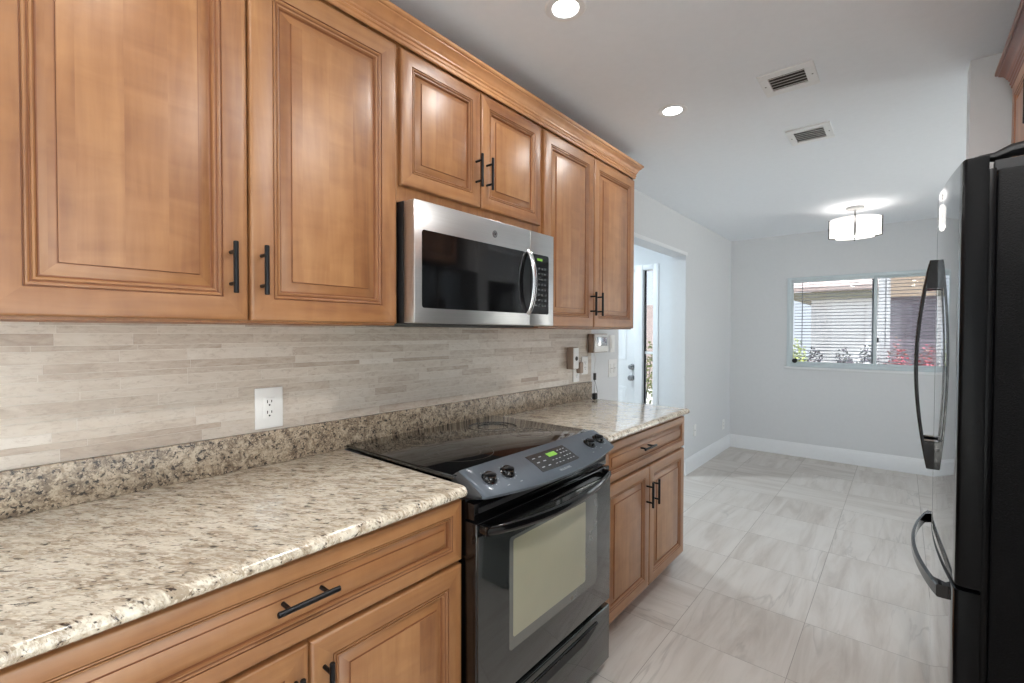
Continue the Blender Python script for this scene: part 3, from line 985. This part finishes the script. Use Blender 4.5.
fz = bowed_door('freezer_drawer', FY0, FY1, .07, SPZ - .006)
MB().box(1.733, 1.748, FY0 + .012, FY1 - .012, .08, FT - .03, .002).build('door_gasket', M['fridge_side'], fr)
MB().box(1.70, 1.75, FY0 + .03, FY1 - .03, .01, .065, .004).box(1.80, 2.40, FY0 + .03, FY1 - .03, 0, .025).build('base_grille', M['black_matte'], fr)
for y, s in ((FY0 + .035, 1), (FY1 - .035, -1)):
    m = MB()
    m.lathe((1.716, y, FT), (0, 0, 1), [(0, -.002), (.013, -.002), (.013, .006), (.009, .009), (0, .009)], 16)
    m.loft([[(1.70, y - .018, z) , (1.70, y + .018, z), (1.93, y + .030, z), (1.93, y - .030, z)] if 0 else
            [(1.745, y - .016, z), (1.745, y + .016, z), (1.93, y + .030, z), (1.93, y - .030, z)] for z in (1.764, 1.790)])
    m.tube([(1.716, y, FT + .004), (1.745, y, FT + .002), (1.775, y, FT + .012), (1.82, y, FT + .015), (1.90, y, FT + .005), (1.94, y, FT - .03)], [.008, .012, .016, .018, .018, .008], 10, sx=1.5)
    m.build('hinge_cover', M['black_matte'], fr)
def bow_handle(parent, y, z0, z1):
    """vertical bow: solid tapered feet at both ends, flat bar between"""
    m = MB()
    x0 = fx(y)
    rings = []
    ts = [i / 24 for i in range(25)]
    ts = sorted(set(ts + [.1349, .1351, .8649, .8651]))
    for t in ts:
        z = z0 + (z1 - z0) * t
        s = math.sin(math.pi * t)
        xo = x0 - .020 - .034 * s ** .9
        th = .0095
        foot = min(t, 1 - t) < .135
        xin = (x0 + .003) if foot else xo + th
        w = .011 + .002 * (1 - s)
        c = .003
        rings.append([(xo, y - w + c, z), (xo, y + w - c, z), (xo + c, y + w, z), (xin, y + w, z), (xin, y - w, z), (xo + c, y - w, z)])
    m.loft(rings)
    return m.build('handle', M['black_gloss'], parent, angle=40)
bow_handle(d1, FYC - .045, .905, 1.590)
bow_handle(d2, FYC + .045, .905, 1.590)
m = MB(); rings = []
N = 28
for i in range(N + 1):
    t = i / N
    y = FY0 + .075 + (FY1 - FY0 - .15) * t
    s = math.sin(math.pi * t)
    xo = fx(y) - .024 - .029 * s ** .8
    foot = min(t, 1 - t) < .07
    xin = fx(y) + .003 if foot else xo + .010
    zc = .632
    w = .018 - .004 * s
    rings.append([(xo, y, zc - w + .003), (xo, y, zc + w - .003), (xo + .003, y, zc + w), (xin, y, zc + w), (xin, y, zc - w), (xo + .003, y, zc - w)])
m.loft(rings)
m.build('handle', M['black_gloss'], fz, angle=40)

# cabinet above the refrigerator
fc = thing('refrigerator_cabinet', (2.19, 2.1, 1.90), 'maple wall cabinet with crown moulding above the black refrigerator', 'cabinet')
CXF = 1.866
M['wood_red'] = wood('maple_warm', 'z', srgb(142, 84, 52), srgb(178, 118, 76), srgb(200, 142, 98))
M['crown_red'] = wood('maple_crown_warm', 'y', srgb(104, 50, 30), srgb(134, 68, 40), srgb(160, 92, 58), .4)
WM4R = [M['wood_red'], M['wood_red'], M['glaze'], M['wood_red']]
MB().box(CXF + .021, 2.498, 1.40, 2.505, 1.87, 2.275, .001).build('body', M['wood_side'], fc)
MB().box(CXF + .0195, CXF + .0215, 1.40, 2.505, 1.87, 2.275).build('face_frame', M['wood_red'], fc)
for (a, b, hy) in ((1.41, 1.9475, 1.915), (1.9525, 2.495, 1.985)):
    d = panel_mesh(a, b, 1.88, 2.255, CXF, -1, scale_prof(.8)).build('door', WM4R, fc, angle=40)
    bar_handle(d, CXF, hy, 2.02, .128, True, -1)
crown('crown_moulding', CXF + .004, 1.40, 2.507, 2.272, -1, 2.498, [M['crown_red']], fc, .88, (True, True))

# ------------------------------------------------------------------ outlets, switches, boxes
def outlet(y0, y1, z0, z1, label, x=.0092, name='wall_outlet', style='duplex', group=None, cat='outlet'):
    yc, zc = (y0 + y1) / 2, (z0 + z1) / 2
    o = thing(name, (x, yc, zc), label, cat, group)
    MB().box(x, x + .006, y0, y1, z0, z1, .0025, 2).build('plate', M['plastic_w'], o)
    if style == 'duplex':
        rc = MB().box(x + .004, x + .0075, yc - .0175, yc + .0175, zc - .034, zc + .034, .0012).build('receptacle', M['plastic_w'], o)
        m = MB()
        for s in (-1, 1):
            c = zc + s * .017
            m.box(x + .007, x + .0079, yc - .0078, yc - .0052, c - .001, c + .0085)
            m.box(x + .007, x + .0079, yc + .0052, yc + .0078, c + .0005, c + .0080)
            m.lathe((x + .0070, yc, c - .0075), (1, 0, 0), [(0, 0), (.0028, 0), (.0028, .0009), (0, .0009)], 10)
        m.build('slots', M['dark'], rc, smooth=False)
    elif style == 'rocker':
        MB().box(x + .004, x + .009, yc - .016, yc + .016, zc - .033, zc + .033, .002).build('rocker', M['plastic_w'], o)
    elif style == 'double':
        for s in (-1, 1):
            MB().box(x + .004, x + .010, yc + s * .024 - .015, yc + s * .024 + .015, zc - .033, zc + .033, .002).build('rocker', M['plastic_w'], o)
            MB().box(x + .0095, x + .0104, yc + s * .024 - .015, yc + s * .024 + .015, zc - .001, zc + .001).build('rocker_seam', M['slot_grey'], o, smooth=False)
    elif style == 'blank':
        MB().lathe((x + .006, yc, zc), (1, 0, 0), [(0, 0), (.006, 0), (.005, .002), (0, .002)], 12).build('cover_screw', M['chrome'], o)
    return o
outlet(.606, .692, 1.042, 1.172, 'white duplex outlet on the stone tile above the near worktop')
outlet(5.64, 5.715, .245, .36, 'white outlet low on the left wall near the far corner', x=0.0)
outlet(4.67, 4.745, .33, .445, 'white plate low on the left wall just past the doorway', x=0.0, style='blank', name='wall_plate', cat='wall plate')
# end of tile: small boxes beyond the far worktop
outlet(2.455, 2.525, 1.045, 1.155, 'white outlet on the tile under the small white chime box', x=.0092)
ch = thing('chime_box', (.0092, 2.417, 1.2), 'small white plastic box with round grey button on the tile end', 'device')
MB().box(.0092, .055, 2.386, 2.447, 1.130, 1.262, .004, 2).build('housing', M['plastic_s'], ch)
MB().box(.054, .060, 2.388, 2.445, 1.133, 1.259, .003, 2).build('cover', M['plastic_w'], ch)
MB().lathe((.060, 2.417, 1.195), (1, 0, 0), [(0, 0), (.013, 0), (.013, .003), (.010, .005), (0, .005)], 20).build('button', M['slot_grey'], ch)
ad = thing('plug_adapter', (.0165, 2.53, 1.16), 'pale plug-in adapter just right of the chime box', 'adapter')
MB().box(.0165, .046, 2.486, 2.522, 1.10, 1.168, .004, 2).build('housing', M['plastic_s'], ad)
MB().cyl((.0092, 2.497, 1.135), (.018, 2.497, 1.135), .003, seg=8).build('prongs', M['chrome'], ad)
outlet(2.555, 2.630, 1.085, 1.20, 'white outlet at the end of the tile right of the plug adapter', x=.0092, style='duplex')
ph = thing('wall_phone', (0.0092, 2.73, 1.28), 'glossy white box with beige side mounted on the wall beside the doorway', 'wall device')
MB().box(.0092, .052, 2.632, 2.822, 1.222, 1.345, .006, 3).build('housing', M['plastic_s'], ph)
MB().box(.050, .060, 2.637, 2.817, 1.226, 1.341, .004, 2).build('cover', M['plastic_w'], ph)
MB().box(.059, .0615, 2.66, 2.80, 1.265, 1.325, .001).build('screen', M['steel_smooth'], ph)
outlet(2.945, 3.010, 1.215, 1.335, 'single white light switch beside the glossy wall box', x=0, name='light_switch', style='rocker', cat='switch')
outlet(2.925, 3.045, 1.040, 1.165, 'double white light switch lower on the wall beside the doorway', x=0, name='light_switch', style='double', cat='switch')
cd = thing('power_cord', (.05, 2.66, .93), 'thin cord hanging from the wall box down to the granite worktop', 'cord')
pts = [(.035, 2.675, 1.225), (.045, 2.672, 1.18), (.040, 2.669, 1.13), (.044, 2.666, 1.09)]
MB().tube(pts, .0018, 6).build('cable', M['plastic_w'], cd)
MB().box(.036, .052, 2.658, 2.673, 1.045, 1.09, .003).build('inline_connector', M['slot_grey'], cd)
m = MB()
for s in (-1, 1):
    m.tube([(.044, 2.665, 1.047), (.050, 2.660 + s * .012, 1.01), (.058, 2.655 + s * .020, .97), (.064, 2.640 + s * .006, .945)], .0016, 6)
m.build('loop', M['slot_grey'], cd)
MB().box(.052, .078, 2.615, 2.647, CT + .0005, .965, .005).build('plug', M['dark'], cd)

# ------------------------------------------------------------------ ceiling lamps and vents
def can_light(x, y, label, group='recessed ceiling lights', power=CAN_W, color=(1, .985, .96)):
    o = thing('recessed_light', (x, y, H), label, 'ceiling light', group)
    MB().lathe((x, y, H), (0, 0, -1), [(.044, -.001), (.044, .003), (.050, .006), (.066, .004), (.070, 0.0002), (.044, .0002)], 40).build('trim_ring', M['white'], o)
    MB().lathe((x, y, H), (0, 0, -1), [(0, .001), (.0440, .001), (.0440, .004), (0, .004)], 40).build('lens', M['lens'], o)
    ld = bpy.data.lights.new('can_lamp', 'AREA')
    ld.shape = 'DISK'; ld.size = .085; ld.energy = power; ld.color = color
    lo = bpy.data.objects.new('lamp_source', ld); COL.objects.link(lo)
    lo.parent = o; lo.location = (0, 0, -.006)
    return o
can_light(.688, 1.332, 'lit recessed ceiling light nearest the camera, above the microwave')
can_light(.692, 2.273, 'lit recessed ceiling light farther back, above the far worktop')
for (x, y, p) in ((1.66, 1.1, 11), (.69, .2, 1.5), (1.75, -.6, 3), (.69, -1.3, 2), (1.75, -1.9, 3)):  # unseen recessed lamps added to fill the near kitchen with light
    can_light(x, y, 'added unseen recessed fill light in the near part of the kitchen', 'added fill lights over the near kitchen', p)
can_light(-1.1, 3.6, 'added unseen recessed fill light inside the foyer', 'added foyer fill light', 20, (.80, .93, 1))  # unseen cool lamp added to brighten the foyer
def vent(x0, x1, y0, y1, ix0, ix1, iy0, iy1, n, label, mat):
    o = thing('ceiling_vent', ((x0 + x1) / 2, (y0 + y1) / 2, H), label, 'vent', 'ceiling vents')
    z1, z0 = H - .0002, H - .007
    m = MB()
    for (a, b, c, d) in ((x0, x1, y0, iy0), (x0, x1, iy1, y1), (x0, ix0, iy0, iy1), (ix1, x1, iy0, iy1)):
        m.box(a, b, c, d, z0, z1, .0015, 1)
    m.build('flange', M['white'], o)
    MB().box(ix0, ix1, iy0, iy1, H - .0012, H - .0004).build('backing', mat, o, smooth=False)
    m = MB()
    for k in range(n):
        y = iy0 + (k + .5) * (iy1 - iy0) / n
        h = (iy1 - iy0) / n
        m.loft([[(x, y - h * .42, z0 - .001), (x, y + h * .05, z1 - .001), (x, y + h * .12, z1 - .002), (x, y - h * .36, z0 - .0022)] for x in (ix0, ix1)])
    m.build('louvre', M['white'], o, smooth=False)
    for x in (x0 + .015, x1 - .015):
        MB().lathe((x, (y0 + y1) / 2, z0), (0, 0, -1), [(0, 0), (.004, 0), (.003, .0015), (0, .002)], 10).build('screw', M['slot_pale'], o)
vent(1.078, 1.283, 2.205, 2.420, 1.113, 1.245, 2.248, 2.376, 5, 'white ceiling vent with dark louvres, the nearer of the two', M['slot_grey'])
vent(1.068, 1.271, 2.895, 3.135, 1.100, 1.236, 2.940, 3.096, 6, 'white ceiling vent with pale louvres, the one farther away', M['slot_pale'])

pd = thing('drum_pendant', (1.244, 5.0, H), 'lit semi-flush drum light with nickel straps on the dining ceiling', 'ceiling light')
MB().lathe((1.244, 5.0, H), (0, 0, -1), [(0, 0), (.066, 0), (.066, .012), (.060, .020), (.012, .024), (0, .024)], 36).build('canopy', M['slot_pale'], pd)
MB().cyl((1.244, 5, H - .02), (1.244, 5, 2.165), .007, seg=14).build('stem', M['slot_pale'], pd)
PR = .182
MB().lathe((1.244, 5, 2.190), (0, 0, 1), [(PR - .004, 0), (PR, .0), (PR, .145), (PR - .004, .145), (PR - .004, 0)], 64).build('glass_shade', M['shade'], pd)
MB().lathe((1.244, 5, 2.196), (0, 0, -1), [(0, 0), (PR - .006, 0), (PR - .008, .004), (PR * .7, .014), (0, .020)], 64).build('diffuser', M['shade_b'], pd)
for k in range(4):
    a = math.radians(-86 + 90 * k)
    c, s = math.cos(a), math.sin(a)
    R_ = PR + .004
    MB().tube([(1.244 + c * .02, 5 + s * .02, 2.349), (1.244 + c * R_ * .6, 5 + s * R_ * .6, 2.348), (1.244 + c * R_, 5 + s * R_, 2.342),
               (1.244 + c * R_, 5 + s * R_, 2.26), (1.244 + c * R_, 5 + s * R_, 2.186), (1.244 + c * (R_ - .05), 5 + s * (R_ - .05), 2.176)], .0055, 8).build('strap', M['slot_grey'], pd)
ld = bpy.data.lights.new('pendant_bulb', 'POINT'); ld.energy = PENDANT_W; ld.shadow_soft_size = .05; ld.color = (1, .95, .9)
lo = bpy.data.objects.new('bulb_source', ld); COL.objects.link(lo); lo.parent = pd; lo.location = (0.09, 0, -.19)

# ------------------------------------------------------------------ outdoors
struct('ground', MB().box(-14, 14, -14, 24, -.25, -.13), M['pavement'], smooth=False)
nh = thing('neighbour_house', (1, 11, 0), 'white stucco house across the yard seen through the far window blinds', 'house')
MB().box(.17, 1.36, 11, 14, -.13, 2.3).build('wall', M['stucco_w'], nh, smooth=False)
MB().box(-.12, 1.6, 10.80, 14.2, 2.02, 2.16).build('eave', M['soffit'], nh, smooth=False)
MB().loft([[(-.2, 10.76, 2.165), (1.7, 10.76, 2.165), (1.7, 10.76, 2.26), (-.2, 10.76, 2.26)], [(-.2, 14, 2.9), (1.7, 14, 2.9), (1.7, 14, 3.0), (-.2, 14, 3.0)]]).build('roof', M['roof'], nh, smooth=False)
MB().box(1.44, 2.6, 8.4, 8.6, -.13, 1.86).build('porch_wall', M['stucco_g'], nh, smooth=False)
MB().box(1.42, 2.8, 8.3, 8.7, 1.86, 2.5).build('porch_fascia', M['stucco_b'], nh, smooth=False)
MB().box(1.31, 1.44, 8.3, 8.5, -.13, 2.5).build('porch_post', M['stucco_w'], nh, smooth=False)
hs = MB().box(-7, -2.2, 12, 14, -.13, 2.1).build('neighbour_garage', M['roof'])
tag(hs, 'pinkish building beyond the sidelight glass of the entrance door', 'building')
def shrub(name, x, y, h, w, mat, label, seed, n=1200):
    r = random.Random(seed)
    h += .16
    o = thing(name, (x, y, -.13), label, 'shrub', 'shrubs outside the far window')
    m = MB()
    for k in range(n):
        a = r.uniform(0, 2 * math.pi); rr = math.sqrt(r.random()) * w
        zz = h * (.25 + .75 * r.random()) * (1 - .35 * (rr / w) ** 2)
        c = Vector((x + math.cos(a) * rr, y + math.sin(a) * rr * .7, -.13 + zz))
        d = Vector((r.uniform(-1, 1), r.uniform(-1, 1), r.uniform(-.3, 1))).normalized()
        s_ = d.orthogonal().normalized(); L = r.uniform(.03, .05); wd = L * .38
        nn = d.cross(s_) * .004
        m.poly([c, c + d * L * .5 + s_ * wd + nn, c + d * L, c + d * L * .5 - s_ * wd + nn])
    m.build('foliage', mat, o, smooth=False, recalc=False)
    m = MB()
    for k in range(5):
        a = k * 1.3
        m.tube([(x, y, -.13), (x + math.cos(a) * w * .3, y + math.sin(a) * w * .3, -.13 + h * .4), (x + math.cos(a) * w * .5, y + math.sin(a) * w * .5, -.13 + h * .75)], [.012, .008, .004], 6)
    m.build('stems', M['bark'], o)
for i, (nm, x, h, w, mt, lb) in enumerate((
        ('yellow_green_shrub', .36, 1.28, .165, 'leaf_g', 'yellow-green shrub at the left end of the window view'),
        ('plum_leaf_shrub', .63, 1.15, .165, 'leaf_p', 'leftmost plum-leaved shrub, right beside the yellow-green one'),
        ('plum_leaf_shrub', .93, 1.14, .165, 'leaf_p', 'plum-leaved shrub in the middle of the left window pane'),
        ('plum_leaf_shrub', 1.23, 1.20, .165, 'leaf_p', 'plum-leaved shrub in front of the white porch post'),
        ('red_flower_shrub', 1.53, 1.26, .165, 'leaf_r', 'red-flowered shrub behind the left part of the right pane'),
        ('red_flower_shrub', 1.84, 1.20, .165, 'leaf_r', 'red-flowered shrub behind the right end of the right pane'))):
    shrub(nm, x, 7.75 if i % 2 else 8.12, h, w, M[mt], lb, 20 + i)
shrub('green_shrub', -1.35, 6.4, 1.35, .35, M['leaf_g'], 'green shrub outside behind the sidelight of the entrance door', 60, 900)

for o in bpy.data.objects:
    if '_w' in o: del o['_w']
